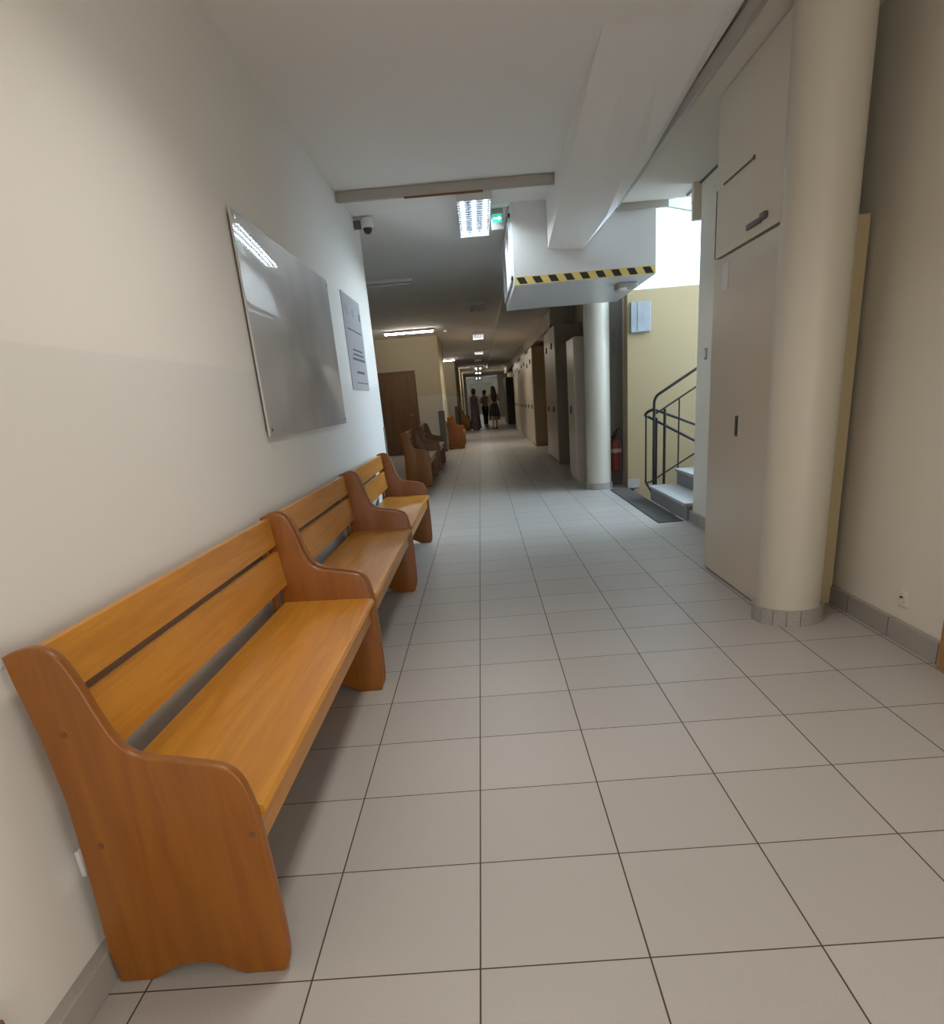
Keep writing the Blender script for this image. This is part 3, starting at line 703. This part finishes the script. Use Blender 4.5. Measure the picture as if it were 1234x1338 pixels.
def stand(dx=0.09, step=0.0):
    return [((-dx, 0, .85), (-dx, -.01-step, .48), (-dx, .02-step*1.5, .07), (-dx, -.13-step*1.5, .035)),
            ((dx, 0, .85), (dx, -.01+step, .48), (dx, .03+step*1.5, .07), (dx, -.12+step*1.5, .035))]
arms_down = [((-.17, 0, 1.38), (-.22, .01, 1.10), (-.21, -.05, .88), (-.205, -.07, .80)), ((.17, 0, 1.38), (.22, .01, 1.10), (.21, -.05, .88), (.205, -.07, .80))]
arms_up = [((-.17, 0, 1.38), (-.24, -.02, 1.12), (-.20, -.22, 1.22), (-.17, -.28, 1.26)), ((.17, 0, 1.38), (.23, .0, 1.12), (.19, -.18, 1.05), (.16, -.25, 1.05))]
m_mauve = mat('mauve_grey_cloth', (0.17, 0.12, 0.13), 0.9, noise=0.4, nscale=10)
m_maroon = mat('dark_mauve_top', (0.12, 0.075, 0.09), 0.9)
m_navy = mat('charcoal_skirt', (0.03, 0.033, 0.042), 0.9)
m_ytop = mat('mustard_blouse', (0.44, 0.30, 0.13), 0.9)
m_blk = mat('black_trousers', (0.018, 0.02, 0.022), 0.9)
def torso(m_, z0=.98, wx=.15):
    return ('top', m_, [ring(0, 0, z0, wx+.02, .125), ring(0, 0, 1.08, wx-.005, .115), ring(0, 0, 1.24, wx+.015, .125), ring(0, 0, 1.35, wx+.03, .11), ring(0, 0, 1.42, .10, .075), ring(0, -.01, 1.445, .06, .055)])
def hair_short(): return [ring(0, .05, 1.47, .05, .03), ring(0, .035, 1.52, .085, .07), ring(0, .02, 1.60, .098, .10), ring(0, .005, 1.67, .088, .10), ring(0, 0, 1.71, .05, .06), ring(0, 0, 1.722, .01, .01)]
def hair_long(): return [ring(0, .125, 1.12, .06, .02), ring(0, .13, 1.22, .11, .03), ring(0, .12, 1.38, .12, .04), ring(0, .07, 1.50, .105, .075), ring(0, .025, 1.60, .102, .105), ring(0, .005, 1.67, .09, .10), ring(0, 0, 1.715, .05, .06), ring(0, 0, 1.725, .01, .01)]
long_skirt = ('long_skirt', m_mauve, [ring(0, 0, .06, .24, .20, 24, .06), ring(0, 0, .35, .215, .18, 24, .05), ring(0, 0, .70, .185, .15, 24, .03), ring(0, 0, .95, .17, .13, 24), ring(0, 0, 1.05, .145, .115, 24)])
sk_skirt = ('skirt', m_navy, [ring(0, 0, .52, .25, .21, 24, .05), ring(0, 0, .72, .225, .18, 24, .03), ring(0, 0, .95, .18, .14, 24), ring(0, 0, 1.06, .145, .115, 24)])
under_skirt = ('skirt_hem', mat('olive_lace', (.19, .15, .10), .9), [ring(0, 0, .38, .25, .22, 24, .07), ring(0, 0, .55, .23, .19, 24, .04)])
def shoe(side, legs):
    a = legs[side][2]; b = legs[side][3]
    return ('shoe', m_dark, [ring(a[0], (a[1]+b[1])/2, 0.0, .042, .13, 16), ring(a[0], (a[1]+b[1])/2, .035, .042, .125, 16), ring(a[0], a[1]-.01, .075, .03, .05, 16)])
def trouser(side, legs, m_):
    h_, k_, a_, _ = legs[side]
    return ('trouser_leg', m_, [ring(h_[0], h_[1], .96, .095, .12, 18), ring(h_[0], h_[1], .80, .092, .10, 18), ring(k_[0], k_[1], .48, .065, .07, 18), ring(a_[0], a_[1], .09, .05, .055, 18)])
L1 = stand(.08); L2 = stand(.085, .05); L3 = stand(.10, .16)
person(-0.15, 30.9, radians(160), 1.66, 'person in a dark mauve top and long grey skirt, standing on the left', L1, arms_down, [torso(m_maroon), long_skirt, shoe(0, L1), shoe(1, L1)], hair_short())
person(0.33, 34.3, radians(20), 1.60, 'person in a pale top and black trousers, half hidden between the other two', L2, arms_up, [torso(mat('pale_blouse', (.42, .30, .22), .9)), trouser(0, L2, m_blk), trouser(1, L2, m_blk), shoe(0, L2), shoe(1, L2)], hair_short())
person(0.68, 30.4, radians(185), 1.68, 'person with long dark hair, mustard blouse and charcoal skirt, walking away', L3, arms_up, [torso(m_ytop), sk_skirt, under_skirt, shoe(0, L3), shoe(1, L3)], hair_long())
